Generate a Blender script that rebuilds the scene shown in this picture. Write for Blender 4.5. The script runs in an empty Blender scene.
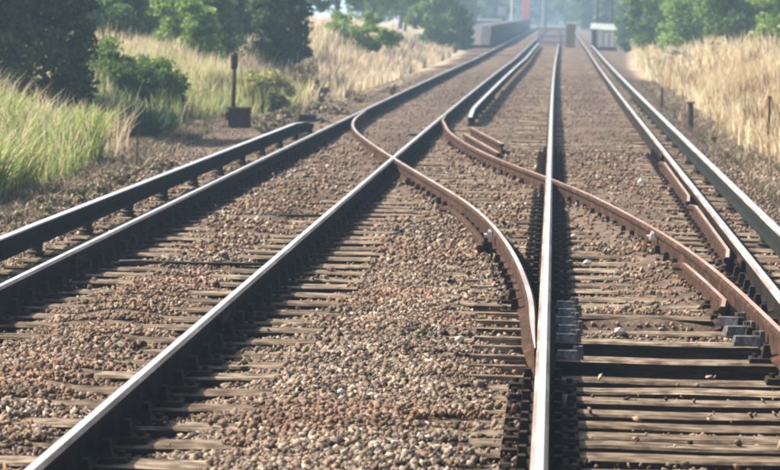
import bpy, math, random
import numpy as np
R = math.radians
scene = bpy.context.scene
C = scene.collection
rnd = random.Random(7)
rng = np.random.default_rng(11)

# ------------------------------------------------------------------ camera
EYE = 1.69                                   # metres above the rail tops (rail top = z 0)
cam = bpy.data.cameras.new("camera")
cam.sensor_width = 36.0
cam.lens = 3400.0 / 780.0 * 36.0
cam.clip_start = 0.5
cam.clip_end = 9000
camo = bpy.data.objects.new("camera", cam)
C.objects.link(camo)
from mathutils import Matrix, Vector
pitch = math.atan(223.85 / 3400)
yaw = math.atan(161.1 / 3400 * math.cos(pitch))
camo.matrix_world = (Matrix.Translation((0, 0, EYE)) @ Matrix.Rotation(yaw, 4, 'Z')
                     @ Matrix.Rotation(math.pi / 2 - pitch, 4, 'X') @ Matrix.Rotation(R(1.0), 4, 'Z'))
cam.dof.use_dof = True
cam.dof.focus_distance = 20
cam.dof.aperture_fstop = 8.0
scene.camera = camo

# ------------------------------------------------------------------ light
SUN_EL, SUN_AZ = 44.0, -74.0                 # azimuth from +Y towards +X
world = bpy.data.worlds.new("World")
scene.world = world
world.use_nodes = True
wn = world.node_tree
sky = wn.nodes.new("ShaderNodeTexSky")
sky.sky_type = 'NISHITA'
sky.sun_disc = False
sky.sun_elevation = R(SUN_EL)
sky.sun_rotation = R(SUN_AZ)
sky.dust_density = 5.0
sky.air_density = 1.2
bg = wn.nodes["Background"]
wn.links.new(sky.outputs[0], bg.inputs[0])
bg.inputs[1].default_value = 0.085
sun = bpy.data.lights.new("sun", 'SUN')
sun.energy = 5.0
sun.angle = R(0.6)
sun.color = (1.0, 0.93, 0.82)
suno = bpy.data.objects.new("sun", sun)
C.objects.link(suno)
sd = Vector((math.sin(R(SUN_AZ)) * math.cos(R(SUN_EL)), math.cos(R(SUN_AZ)) * math.cos(R(SUN_EL)), math.sin(R(SUN_EL))))
suno.rotation_euler = sd.to_track_quat('Z', 'Y').to_euler()
scene.view_settings.view_transform = 'Standard'
scene.view_settings.look = 'None'
scene.view_settings.exposure = 1.15
scene.view_settings.gamma = 1.0
scene.cycles.filter_width = 2.1
scene.cycles.volume_bounces = 1

# ------------------------------------------------------------------ helpers
def tag(o, label=None, cat=None, group=None, kind=None):
    if label: o['label'] = label
    if cat: o['category'] = cat
    if group: o['group'] = group
    if kind: o['kind'] = kind
    return o

def wloc(p):
    v = Vector((0, 0, 0))
    while p is not None:
        v += Vector(p.location); p = p.parent
    return v

def link(name, me, parent=None, loc=(0, 0, 0), rot=(0, 0, 0), scale=(1, 1, 1)):
    """loc is a world location; parents are unrotated empties or meshes"""
    o = bpy.data.objects.new(name, me)
    C.objects.link(o)
    if parent is not None:
        o.parent = parent
        o.location = Vector(loc) - wloc(parent)
    else:
        o.location = loc
    o.rotation_euler = rot
    o.scale = scale
    return o

def thing(name, label, cat, loc=(0, 0, 0), group=None):
    return tag(link(name, None, None, loc), label, cat, group)

def mesh(name, verts, faces, mats, mi=None, smooth=False):
    me = bpy.data.meshes.new(name)
    me.from_pydata([tuple(v) for v in verts], [], [tuple(f) for f in faces])
    for m in (mats if isinstance(mats, (list, tuple)) else [mats]):
        me.materials.append(m)
    if mi is not None:
        me.polygons.foreach_set('material_index', np.asarray(mi, dtype=np.int32))
    if smooth:
        me.polygons.foreach_set('use_smooth', np.ones(len(me.polygons), dtype=bool))
    me.update()
    return me

def fast_mesh(name, V, F, mat, smooth=False):
    """V (n,3), F (m,k) with k constant"""
    V = np.ascontiguousarray(V, dtype=np.float32)
    F = np.ascontiguousarray(F, dtype=np.int32)
    me = bpy.data.meshes.new(name)
    m, k = F.shape
    me.vertices.add(len(V)); me.vertices.foreach_set('co', V.ravel())
    me.loops.add(m * k); me.loops.foreach_set('vertex_index', F.ravel())
    me.polygons.add(m); me.polygons.foreach_set('loop_start', np.arange(0, m * k, k, dtype=np.int32))
    if smooth:
        me.polygons.foreach_set('use_smooth', np.ones(m, dtype=bool))
    for q in (mat if isinstance(mat, (list, tuple)) else [mat]):
        me.materials.append(q)
    me.update(calc_edges=True)
    me.validate()
    return me

class MB:
    def __init__(s): s.v = []; s.f = []; s.m = []
    def box(s, x0, x1, y0, y1, z0, z1, m=0, taper=0.0, M=None):
        n = len(s.v); t = taper
        P = [(x0, y0, z0), (x1, y0, z0), (x1, y1, z0), (x0, y1, z0),
             (x0 + t, y0 + t, z1), (x1 - t, y0 + t, z1), (x1 - t, y1 - t, z1), (x0 + t, y1 - t, z1)]
        if M is not None: P = [tuple(M @ Vector(p)) for p in P]
        s.v += P
        s.f += [(n, n+3, n+2, n+1), (n+4, n+5, n+6, n+7), (n, n+1, n+5, n+4), (n+1, n+2, n+6, n+5), (n+2, n+3, n+7, n+6), (n+3, n, n+4, n+7)]
        s.m += [m] * 6
        return s
    def tube(s, pts, rad, seg=8, m=0):
        pts = [Vector(p) for p in pts]
        if not isinstance(rad, (list, tuple)): rad = [rad] * len(pts)
        n = len(s.v)
        for i, p in enumerate(pts):
            d = (pts[min(i+1, len(pts)-1)] - pts[max(i-1, 0)]).normalized()
            a = d.cross(Vector((0.31, 0.2, 0.93)) if abs(d.z) < .9 else Vector((1, 0, 0))).normalized()
            b = d.cross(a)
            for k in range(seg):
                t = 2 * math.pi * k / seg
                s.v.append(tuple(p + (a * math.cos(t) + b * math.sin(t)) * rad[i]))
        for i in range(len(pts) - 1):
            for k in range(seg):
                a0 = n + i*seg + k; a1 = n + i*seg + (k+1) % seg
                s.f.append((a0, a1, a1 + seg, a0 + seg)); s.m.append(m)
        s.f.append(tuple(n + k for k in reversed(range(seg)))); s.m.append(m)
        s.f.append(tuple(n + (len(pts)-1)*seg + k for k in range(seg))); s.m.append(m)
        return s
    def me(s, name, mats, smooth=False):
        return mesh(name, s.v, s.f, mats, s.m, smooth)

_perm = np.random.default_rng(3).random((256, 256))
def vnoise(x, y, s=1.0):
    x = np.asarray(x, float) / s + 1000.3; y = np.asarray(y, float) / s + 1000.7
    xi = np.floor(x).astype(int); yi = np.floor(y).astype(int)
    fx = x - xi; fy = y - yi
    fx = fx*fx*(3-2*fx); fy = fy*fy*(3-2*fy)
    g = lambda a, b: _perm[a & 255, b & 255]
    return (g(xi, yi)*(1-fx)+g(xi+1, yi)*fx)*(1-fy) + (g(xi, yi+1)*(1-fx)+g(xi+1, yi+1)*fx)*fy
def sstep(t):
    t = np.clip(t, 0, 1); return t*t*(3-2*t)

# ------------------------------------------------------------------ materials
def newmat(name):
    m = bpy.data.materials.new(name); m.use_nodes = True
    nt = m.node_tree
    return m, nt, nt.nodes["Principled BSDF"]
def N(nt, t, **kw):
    n = nt.nodes.new(t)
    for k, v in kw.items():
        if k in n.inputs: n.inputs[k].default_value = v
        else: setattr(n, k, v)
    return n
def ramp(nt, cols, src):
    r = nt.nodes.new("ShaderNodeValToRGB")
    e = r.color_ramp.elements
    while len(e) < len(cols): e.new(0.5)
    for i, (p, c) in enumerate(cols):
        e[i].position = p; e[i].color = (*c, 1)
    nt.links.new(src, r.inputs[0])
    return r
def mixc(nt, fac, a, b, mode='MIX'):
    n = nt.nodes.new("ShaderNodeMix"); n.data_type = 'RGBA'; n.blend_type = mode
    for s, v in ((n.inputs[0], fac), (n.inputs[6], a), (n.inputs[7], b)):
        if isinstance(v, (float, int)): s.default_value = v
        elif isinstance(v, tuple): s.default_value = (*v, 1)
        else: nt.links.new(v, s)
    return n.outputs[2]
def noise_col(name, cols, scale=4, detail=6, rough=0.85, metallic=0.0, bump=0.0, bscale=None, stretch=(1, 1, 1), coord='Object', spec=0.3):
    m, nt, b = newmat(name)
    tc = N(nt, "ShaderNodeTexCoord"); mp = N(nt, "ShaderNodeMapping"); mp.inputs['Scale'].default_value = stretch
    nt.links.new(tc.outputs[coord], mp.inputs[0])
    nz = N(nt, "ShaderNodeTexNoise", Scale=scale, Detail=detail, Roughness=0.65)
    nt.links.new(mp.outputs[0], nz.inputs[0])
    n = len(cols)
    r = ramp(nt, [(0.3 + 0.4*i/(n-1), c) for i, c in enumerate(cols)], nz.outputs[0])
    nt.links.new(r.outputs[0], b.inputs['Base Color'])
    b.inputs['Roughness'].default_value = rough; b.inputs['Metallic'].default_value = metallic
    b.inputs['Specular IOR Level'].default_value = spec
    if bump:
        nb = N(nt, "ShaderNodeTexNoise", Scale=bscale or scale*4, Detail=5.0)
        nt.links.new(mp.outputs[0], nb.inputs[0])
        bp = N(nt, "ShaderNodeBump", Strength=bump, Distance=0.02)
        nt.links.new(nb.outputs[0], bp.inputs['Height']); nt.links.new(bp.outputs[0], b.inputs['Normal'])
    return m
def island_mat(name, cols, rough=0.8, trans=0.0, patch=None, spec=0.2, varn=None):
    """a colour per loose piece, optional large patches of a second tint"""
    m, nt, b = newmat(name)
    g = N(nt, "ShaderNodeNewGeometry")
    n = len(cols)
    r = ramp(nt, [(i/(n-1), c) for i, c in enumerate(cols)], g.outputs['Random Per Island'])
    r.color_ramp.interpolation = 'LINEAR'
    col = r.outputs[0]
    tc = N(nt, "ShaderNodeTexCoord")
    if patch:
        pc, sc, amt = patch
        nz = N(nt, "ShaderNodeTexNoise", Scale=sc, Detail=4.0)
        nt.links.new(tc.outputs['Object'], nz.inputs[0])
        pr = ramp(nt, [(0.42, (0, 0, 0)), (0.6, (amt, amt, amt))], nz.outputs[0])
        col = mixc(nt, pr.outputs[0], col, pc, 'MIX')
    if varn:
        nz = N(nt, "ShaderNodeTexNoise", Scale=varn, Detail=3.0)
        nt.links.new(tc.outputs['Object'], nz.inputs[0])
        vr = ramp(nt, [(0.3, (.6, .6, .6)), (0.7, (1.3, 1.3, 1.3))], nz.outputs[0])
        col = mixc(nt, 1.0, col, vr.outputs[0], 'MULTIPLY')
    nt.links.new(col, b.inputs['Base Color'])
    b.inputs['Roughness'].default_value = rough
    b.inputs['Specular IOR Level'].default_value = spec
    if trans:
        tr = N(nt, "ShaderNodeBsdfTranslucent"); nt.links.new(col, tr.inputs[0])
        mx = N(nt, "ShaderNodeMixShader"); mx.inputs[0].default_value = trans
        nt.links.new(b.outputs[0], mx.inputs[1]); nt.links.new(tr.outputs[0], mx.inputs[2])
        nt.links.new(mx.outputs[0], nt.nodes['Material Output'].inputs[0])
    return m

M_stone = island_mat('ballast_stone', [(.02, .015, .012), (.075, .056, .043), (.18, .13, .09), (.26, .195, .14), (.14, .082, .052), (.2, .147, .105), (.4, .33, .26), (.045, .036, .031)],
                     patch=((.2, .11, .065), .6, .5), varn=2.6)
M_stone_far = island_mat('ballast_stone_weathered', [(.1, .075, .058), (.13, .1, .078), (.17, .135, .105), (.15, .11, .08), (.21, .17, .135)], patch=((.15, .12, .095), .5, .6), varn=.8)
M_steel = noise_col('worn_steel', [(.66, .65, .65), (.93, .93, .94)], scale=1.5, rough=0.33, metallic=.7, stretch=(1, .15, 1))
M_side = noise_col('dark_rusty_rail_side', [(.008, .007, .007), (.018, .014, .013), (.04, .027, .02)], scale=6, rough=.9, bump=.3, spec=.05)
M_rusttop = noise_col('rusty_rail_head', [(.26, .155, .105), (.44, .29, .21), (.6, .44, .35)], scale=3, rough=.45, metallic=.3, stretch=(1, .3, 1), spec=.5)
M_palerail = noise_col('dull_rail_head', [(.36, .28, .24), (.55, .46, .41), (.7, .62, .57)], scale=3, rough=.45, metallic=.5, stretch=(1, .3, 1), spec=.5)
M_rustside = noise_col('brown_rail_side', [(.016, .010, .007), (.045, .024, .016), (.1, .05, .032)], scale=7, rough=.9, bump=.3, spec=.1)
M_condside = noise_col('conductor_rail_side', [(.008, .008, .008), (.022, .024, .02)], scale=5, rough=.85, spec=.08)
M_slide = noise_col('slide_chair_steel', [(.035, .028, .025), (.09, .08, .078), (.27, .25, .255)], scale=26, rough=.5, metallic=.2, spec=.5)
M_chair = noise_col('cast_iron_chair', [(.015, .012, .011), (.045, .03, .022)], scale=15, rough=.9, spec=.1)
M_white = noise_col('white_paint', [(.4, .36, .33), (.75, .72, .69)], scale=10, rough=.6)
M_black = noise_col('black_rubber', [(.012, .012, .014), (.03, .03, .03)], scale=10, rough=.7)
M_porc = noise_col('dark_porcelain', [(.03, .025, .02), (.09, .075, .06)], scale=12, rough=.5)  # near-black pots, so the underside of the conductor rail reads dark
M_post = noise_col('rusted_post', [(.035, .022, .015), (.07, .045, .03), (.05, .05, .03)], scale=14, rough=.9)
M_redbox = noise_col('dark_red_box', [(.035, .015, .014), (.075, .03, .028)], scale=9, rough=.7)
M_bark = noise_col('bark', [(.05, .04, .03), (.11, .09, .07)], scale=9, rough=.95)

def wood_mat():
    m, nt, b = newmat('weathered_sleeper_wood')
    tc = N(nt, "ShaderNodeTexCoord"); oi = N(nt, "ShaderNodeObjectInfo")
    ad = N(nt, "ShaderNodeVectorMath", operation='ADD')
    cb = N(nt, "ShaderNodeCombineXYZ"); ml = N(nt, "ShaderNodeMath", operation='MULTIPLY'); ml.inputs[1].default_value = 37.0
    nt.links.new(oi.outputs['Random'], ml.inputs[0]); nt.links.new(ml.outputs[0], cb.inputs[0]); nt.links.new(ml.outputs[0], cb.inputs[1])
    nt.links.new(tc.outputs['Object'], ad.inputs[0]); nt.links.new(cb.outputs[0], ad.inputs[1])
    mp = N(nt, "ShaderNodeMapping"); mp.inputs['Scale'].default_value = (1.6, 26, 26)
    nt.links.new(ad.outputs[0], mp.inputs[0])
    nz = N(nt, "ShaderNodeTexNoise", Scale=2.2, Detail=6.0, Roughness=.7); nt.links.new(mp.outputs[0], nz.inputs[0])
    r = ramp(nt, [(.36, (.025, .018, .014)), (.45, (.14, .11, .08)), (.56, (.32, .265, .2)), (.7, (.54, .465, .37))], nz.outputs[0])
    n2 = N(nt, "ShaderNodeTexNoise", Scale=9.0, Detail=6.0); nt.links.new(ad.outputs[0], n2.inputs[0])
    r2 = ramp(nt, [(.38, (.42, .36, .31)), (.6, (1.1, 1.05, 1.0))], n2.outputs[0])
    c = mixc(nt, 1.0, r.outputs[0], r2.outputs[0], 'MULTIPLY')
    r3 = ramp(nt, [(0, (.6, .55, .52)), (1, (1.05, 1.05, 1.05))], oi.outputs['Random'])
    c = mixc(nt, 1.0, c, r3.outputs[0], 'MULTIPLY')
    nt.links.new(c, b.inputs['Base Color']); b.inputs['Roughness'].default_value = .9; b.inputs['Specular IOR Level'].default_value = .2
    bp = N(nt, "ShaderNodeBump", Strength=.5, Distance=.01); nt.links.new(nz.outputs[0], bp.inputs['Height']); nt.links.new(bp.outputs[0], b.inputs['Normal'])
    return m
M_wood = wood_mat()
M_gapside = noise_col('shade_dark_sleeper_side', [(.012, .009, .008), (.03, .023, .018), (.06, .045, .035)], scale=5, rough=.9, spec=.1, stretch=(1, 8, 8))  # near-black side faces: gap shade put into the creosoted wood colour

def ground_mat():
    m, nt, b = newmat('ground')
    tc = N(nt, "ShaderNodeTexCoord")
    at = N(nt, "ShaderNodeAttribute"); at.attribute_name = 'bed'
    nf = N(nt, "ShaderNodeTexNoise", Scale=14.0, Detail=6.0, Roughness=.75); nt.links.new(tc.outputs['Object'], nf.inputs[0])
    nm = N(nt, "ShaderNodeTexNoise", Scale=.7, Detail=5.0); nt.links.new(tc.outputs['Object'], nm.inputs[0])
    vo = N(nt, "ShaderNodeTexVoronoi", Scale=16.0); nt.links.new(tc.outputs['Object'], vo.inputs['Vector'])
    rb = ramp(nt, [(.3, (.04, .029, .022)), (.46, (.1, .073, .054)), (.58, (.17, .13, .1)), (.75, (.26, .21, .165))], nf.outputs[0])
    rbm = ramp(nt, [(.35, (.75, .68, .62)), (.65, (1.15, 1.12, 1.1))], nm.outputs[0])
    bed = mixc(nt, 1.0, rb.outputs[0], rbm.outputs[0], 'MULTIPLY')
    vr = ramp(nt, [(.0, (.6, .6, .6)), (1.0, (1.3, 1.3, 1.3))], vo.outputs['Color'])
    bed = mixc(nt, 1.0, bed, vr.outputs[0], 'MULTIPLY')
    rs = ramp(nt, [(.35, (.16, .12, .08)), (.5, (.32, .25, .17)), (.65, (.46, .38, .28))], nm.outputs[0])
    c = mixc(nt, at.outputs['Fac'], rs.outputs[0], bed)
    nt.links.new(c, b.inputs['Base Color']); b.inputs['Roughness'].default_value = .95; b.inputs['Specular IOR Level'].default_value = .15
    bp = N(nt, "ShaderNodeBump", Strength=.6, Distance=.04); nt.links.new(nf.outputs[0], bp.inputs['Height']); nt.links.new(bp.outputs[0], b.inputs['Normal'])
    return m
M_ground = ground_mat()

# ------------------------------------------------------------------ alignment of the rails (X as a function of distance Y)
G = 1.435
def xR1(d): d = np.asarray(d, float); return -.025 + np.where(d > 55, 1.7e-5*np.minimum(d-55, 100)**2, 0) + np.maximum(d-155, 0)*.0020
def xR2(d): return xR1(d) + G
def xL1(d): d = np.asarray(d, float); return -3.32 + 2.7e-5*np.minimum(d, 125)**2 + np.maximum(d-125, 0)*.0022
def xL2(d): return xL1(d) + G
# crossover: left and right rail, measured
c1 = np.array([(19.9, -.098), (20.8, -.125), (23.1, -.21), (25.3, -.33), (27.2, -.46), (29.2, -.63), (31.1, -.83), (33.2, -1.09), (35.6, -1.385), (38.4, -1.73),
               (41.3, -2.07), (44.4, -2.42), (47.3, -2.73), (50.1, -2.96), (53.0, -3.105), (55.5, -3.16)])
c2 = np.array([(16.0, 1.335), (18.0, 1.275), (20.0, 1.215), (21.5, 1.165), (22.7, 1.115), (24.1, 1.045), (25.4, .965), (27.2, .83), (29.0, .665), (31.3, .45), (32.9, .275),
               (35.4, -.055), (37.1, -.30), (39.3, -.60), (42.1, -.93), (45.3, -1.24), (49.1, -1.53), (52.0, -1.65)])
def smooth_curve(p, n):
    d = np.linspace(p[0, 0], p[-1, 0], n)
    x = np.interp(d, p[:, 0], p[:, 1])
    for _ in range(10):
        x[1:-1] = (x[:-2] + 2*x[1:-1] + x[2:]) / 4
    return d, x
C1d, C1x = smooth_curve(c1, 100)
C2d, C2x = smooth_curve(c2, 100)
def xC1(d): return np.interp(d, C1d, C1x)
def xC2(d): return np.interp(d, C2d, C2x)

# ------------------------------------------------------------------ terrain
SL_TOP = -.178                              # top of the sleepers
def foot_left(y):                           # where the left bank starts to rise
    return np.interp(y, [0, 34, 57, 68, 90, 140, 170, 600], [-5.7, -5.7, -6.3, -5.0, -4.5, -4.4, -4.8, -6])
def foot_right(y):
    return np.interp(y, [0, 40, 60, 130, 200, 600], [2.75, 2.75, 2.75, 3.1, 4.5, 6])
def height(x, y):
    x = np.asarray(x, float); y = np.asarray(y, float)
    z = np.full(np.broadcast(x, y).shape, -.205)
    # ballast piled between the rails, drawn down beside them
    cl = (xL1(y) + G/2); cr = (xR1(y) + G/2)
    z = z + .05*np.exp(-((x-cl)/.42)**2) + .035*np.exp(-((x-cr)/.42)**2) * sstep((y-19.5)/1.5)
    z = z + .03*np.exp(-((x+.95)/.5)**2) * sstep((33-y)/6)
    for f in (xL1, xL2, xR1, xR2):
        z = z - .035*np.exp(-((x-f(y))/.2)**2)
    z = z - .035*sstep((19.6-y)/.6)*sstep((x+.02)/.08)*sstep((2.2-x)/.2)
    z = z - .15*sstep((21.15-y)/.3)*sstep((y-17.45)/.3)*(1-sstep((.35-np.abs(y-19.85))/.2))*sstep((x+.02)/.08)*sstep((1.5-x)/.2)
    z = z - .022*sstep((y-20)/3)*sstep((30-y)/4) + .012*sstep((y-27)/5)*sstep((x+4)/.3)*sstep((2.2-x)/.3)*sstep((vnoise(x+4, y*.35, .9)-.12)*3)
    inx = (y > 22) & (y < 54)
    for f in (xC1, xC2): z = z + inx*.055*np.exp(-((x-f(y)+.1)/.17)**2)
    for f in (xL1, xL2): z = z - .03*np.exp(-((x-f(y))/.42)**2)*sstep((36-y)/4)
    z = z + (vnoise(x, y, .35)-.5)*.035 + (vnoise(x, y, .13)-.5)*.012
    # shoulders and banks
    lo = sstep((-4.0-x)/.9); z = z - .13*lo
    ro = sstep((x-2.0)/.6); z = z - .10*ro
    fl = foot_left(y); b = np.maximum(fl-x, 0)
    bh = np.interp(y, [0, 42, 54, 74, 86, 105, 160, 300], [1.2, 1.1, .7, .75, 1.1, 1.15, .9, .3])
    z = z + bh*sstep(b/4.2) + (vnoise(x, y, 2.2)-.5)*.35*sstep(b/1.5) + .012*np.minimum(b, 60)
    fr = foot_right(y); b = np.maximum(x-fr, 0)
    bh = np.interp(y, [0, 60, 120, 200, 300], [.75, .75, .8, .7, .3])
    z = z + bh*sstep(b/3.5) + (vnoise(x+50, y, 2.0)-.5)*.3*sstep(b/1.5) + .01*np.minimum(b, 60)
    return z

def axis(segs):
    out = [segs[0][0]]
    for a, b, s in segs:
        n = max(1, int(round((b-a)/s)))
        out += list(a + (b-a)*(np.arange(1, n+1)/n))
    return np.array(out)
gx = axis([(-3000, -300, 300), (-300, -40, 20), (-40, -14, 2), (-14, -5.4, .25), (-5.4, 3.0, .07), (3.0, 12, .25), (12, 40, 2), (40, 300, 20), (300, 3000, 300)])
gy = axis([(-60, 8, 4), (8, 11, .5), (11, 30, .09), (30, 60, .2), (60, 120, .6), (120, 300, 3), (300, 600, 15), (600, 5000, 300)])
GX, GY = np.meshgrid(gx, gy)
GZ = height(GX, GY)
V = np.stack([GX.ravel(), GY.ravel(), GZ.ravel()], 1)
nx, ny = len(gx), len(gy)
i, j = np.meshgrid(np.arange(nx-1), np.arange(ny-1)); a = (j*nx+i).ravel()
me = fast_mesh('ground', V, np.stack([a, a+1, a+nx+1, a+nx], 1), M_ground, True)
bedv = sstep((GX-(foot_left(GY)+.2))/.5)*sstep((foot_right(GY)-.05-GX)/.4)
at = me.attributes.new('bed', 'FLOAT', 'POINT'); at.data.foreach_set('value', bedv.ravel().astype(np.float32))
tag(link('ground', me), kind='structure')

# ------------------------------------------------------------------ rails
PROF = [(-.034, -.014), (-.017, 0), (.017, 0), (.034, -.014), (.034, -.036), (.011, -.05), (.010, -.132), (.066, -.148), (.066, -.16), (-.066, -.16), (-.066, -.148), (-.010, -.132), (-.011, -.05), (-.034, -.036)]
M_edge = noise_col('rusty_head_edge', [(.1, .07, .055), (.22, .17, .14), (.4, .35, .32)], scale=2.5, rough=.6, metallic=.3, stretch=(1, .4, 1))
def rail_mesh(name, ds, xs, mats, top=0.0, wsc=None, prof=PROF, lower=None):
    if len(mats) == 2: mats = [mats[0], mats[1], M_edge if mats[0] is M_steel else mats[1]]
    ds = np.asarray(ds, float); xs = np.asarray(xs, float)
    dx = np.gradient(xs, ds); n = len(prof); V = []; F = []; Mi = []
    for k in range(len(ds)):
        t = math.hypot(dx[k], 1); nxv, nyv = 1/t, -dx[k]/t
        w = 1 if wsc is None else wsc[k]
        lz = 0 if lower is None else lower[k]
        for px, pz in prof:
            V.append((xs[k]+px*w*nxv, ds[k]+px*w*nyv, top+lz+pz))
    for k in range(len(ds)-1):
        for q in range(n):
            a0 = k*n+q; a1 = k*n+(q+1) % n
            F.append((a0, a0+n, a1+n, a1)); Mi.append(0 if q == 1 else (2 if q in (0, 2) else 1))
    F.append(tuple(range(n))); Mi.append(1)
    F.append(tuple(reversed(range((len(ds)-1)*n, len(ds)*n)))); Mi.append(1)
    return mesh(name, V, F, mats, Mi)
dd = axis([(4, 60, 1.0), (60, 200, 4), (200, 460, 10)])

left_track = thing('railway_track', 'left hand railway track with two bright rails on timber sleepers beside the green bank', 'railway track', (-2.6, 12, -.36), 'the two parallel tracks')
right_track = thing('railway_track', 'right hand railway track running straight ahead beside the dry grass', 'railway track', (.7, 12, -.36), 'the two parallel tracks')
for tr, fs in ((left_track, (xL1, xL2)), (right_track, (xR1, xR2))):
    for f in fs:
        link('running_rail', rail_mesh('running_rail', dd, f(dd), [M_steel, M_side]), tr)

def fishplate():
    b = MB().box(-.05, -.012, -.28, .28, -.125, -.045, taper=.006).box(.012, .05, -.28, .28, -.125, -.045, taper=.006)
    for q in (-.2, -.07, .07, .2): b.tube([(-.05, q, -.085), (-.075, q, -.085)], .017, 6); b.tube([(.05, q, -.085), (.075, q, -.085)], .017, 6)
    return b.me('fishplate', M_rustside)
FP = fishplate()
for tr, f, ds_ in ((left_track, xL1, (23.5, 41.8)), (left_track, xL2, (19.2, 37.4)), (right_track, xR2, (24.6, 42.9)), (right_track, xR1, (42.9,))):
    for q in ds_: link('fishplate', FP, tr, (float(f(q)), q, 0))
crossover = thing('crossover', 'curved rusty brown crossover rails sweeping from the right track to the left track', 'railway crossover', (-.5, 19, -.36))
def xover_rail(d, x, tip_d, tip_x, mats, end_d=None, end_x=None):
    """adds tapered blades lying against the stock rail at one or both ends"""
    d = list(d); x = list(x); w = [1.0]*len(d)
    if tip_d:
        dd_ = list(tip_d); d = dd_ + d; x = list(tip_x) + x; w = list(np.linspace(.15, .95, len(dd_))) + w
    if end_d:
        d = d + list(end_d); x = x + list(end_x); w = w + list(np.linspace(.95, .15, len(end_d)))
    w = [q*.88 for q in w]
    d = np.array(d, float); x = np.array(x, float); w = np.array(w)
    dn = np.linspace(d[0], d[-1], 150); xn = np.interp(dn, d, x); wn_ = np.interp(dn, d, w)
    for _ in range(12): xn[1:-1] = (xn[:-2]+2*xn[1:-1]+xn[2:])/4
    return rail_mesh('curved_rail', dn, xn, mats, top=-.003, wsc=wn_)
td = [17.2, 18.0, 18.8]
link('curved_rail', xover_rail(C1d, C1x, td, [xR1(q)-.036-.036*w for q, w in zip(td, np.linspace(.15, .95, 3))], [M_palerail, M_rustside],
     [56.3, 57.2, 58.2], [xL1(q)+.037+.036*w for q, w in zip((56.3, 57.2, 58.2), np.linspace(.95, .15, 3))]), crossover)
td = [11.5, 13.0, 14.6]
link('curved_rail', xover_rail(C2d, C2x, td, [xR2(q)-.037-.036*w for q, w in zip(td, np.linspace(.15, .9, 3))], [M_rusttop, M_rustside],
     [53.2, 54.5, 56], [xL2(q)+.037+.036*w for q, w in zip((53.2, 54.5, 56), np.linspace(.95, .15, 3))]), crossover)

def check(name, d0, d1, f, off, mats, top, lab=None):
    d = np.linspace(d0, d1, 14)
    x = f(d) + off; x[0] += off*.3; x[-1] += off*.3
    low = np.zeros(14); low[0] = -.02; low[-1] = -.02
    o = link(name, rail_mesh(name, d, x, mats, top=top, wsc=[.75]*14, lower=low), crossover)
    if lab: o['label'] = lab
check('check_rail', 32.0, 40.5, xR2, -.095, [M_rusttop, M_rustside], -.022)
check('check_rail', 24.6, 31.4, xR2, -.10, [M_rusttop, M_rustside], -.022)
check('check_rail', 20.6, 24.2, xC2, -.11, [M_rusttop, M_rustside], -.04)
check('check_rail', 25.8, 31.0, xC1, -.13, [M_rustside, M_rustside], -.055)
# short spare rails between the tracks
for k, (p, q) in enumerate((((51, -1.22), (44.9, -.66)), ((48.6, -1.25), (42.2, -.66)))):
    d = np.linspace(p[0], q[0], 6)[::-1]; x = np.interp(d, [q[0], p[0]], [q[1], p[1]])
    o = link('short_rail', rail_mesh('short_rail', d, x, [M_rusttop, M_rustside], top=-.03 - .01*k))
    tag(o, ('short rusty rail lying beside the crossover, the one farther from the camera', 'short rusty rail lying beside the crossover, the one nearer the curved rail')[k], 'rail', 'short rusty rails between the tracks')
# white painted clamps on the crossover rails
for d, x in ((26.8, xC2(26.8)-.055), (26.6, xC1(26.6)-.055)):
    b = MB().box(-.022, .026, -.06, .06, -.055, -.006, taper=.01).box(-.014, .014, -.03, .03, -.006, .006, taper=.004).tube([(-.02, -.03, -.03), (-.045, -.03, -.03)], .012, 6)
    link('white_clamp', b.me('white_clamp', M_white), crossover, (float(x), d, -.012))
# stretcher bar across the left rails
b = MB().box(-.03, 1.30, -.16, .16, -.22, -.165, taper=.01)
for q in (.2, .6, 1.0): b.box(q, q+.12, -.18, .18, -.165, -.15)
link('stretcher_bar', b.me('stretcher_bar', M_black), crossover, (float(xL1(51))+.08, 51.3, 0))

# ------------------------------------------------------------------ sleepers
def sleeper_mesh(seed, L=2.6, W=.25, sections=7):
    r = random.Random(seed); V = []; F = []; MI = []
    xs = [-L/2 + L*k/(sections-1) for k in range(sections)]
    for k, x in enumerate(xs):
        e = .012
        w = W/2 + r.uniform(-.010, .008); t = r.uniform(-.009, .004)
        for y, z in ((-w, -.13), (-w, -e+t), (-w+e+.006, t), (0.03, t + r.uniform(-.006, .002)), (w-e-.004, t), (w, -e+t), (w, -.13)):
            V.append((x, y + r.uniform(-.004, .004), z))
    n = 7
    for k in range(sections-1):
        for q in range(n):
            a0 = k*n+q; a1 = k*n+(q+1) % n
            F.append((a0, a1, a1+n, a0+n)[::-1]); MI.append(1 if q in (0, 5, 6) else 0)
    F.append(tuple(range(n))[::-1]); F.append(tuple(range((sections-1)*n, sections*n)))
    return mesh('sleeper', V, F, [M_wood, M_gapside], MI+[0, 0])
SLV = [sleeper_mesh(k) for k in range(8)]
def chair_mesh():
    b = MB()
    b.box(-.17, .17, -.095, .095, 0, .03, taper=.006)
    b.box(-.10, -.045, -.05, .05, .03, .10, taper=.012)
    b.box(.045, .10, -.05, .05, .03, .10, taper=.012)
    for sx in (-.135, .135):
        b.tube([(sx, 0, .03), (sx, 0, .052)], .018, 6)
    return b.me('rail_chair', M_chair)
CH = chair_mesh()
def slide_mesh():
    b = MB()
    b.box(-.05, .08, -.05, .05, 0, .045, taper=.012)
    b.box(.07, .105, -.04, .04, 0, .07, taper=.008)
    b.tube([(.06, 0, .05), (.06, 0, .068)], .016, 6)
    return b.me('slide_chair', M_slide)
SLD = slide_mesh()

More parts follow.
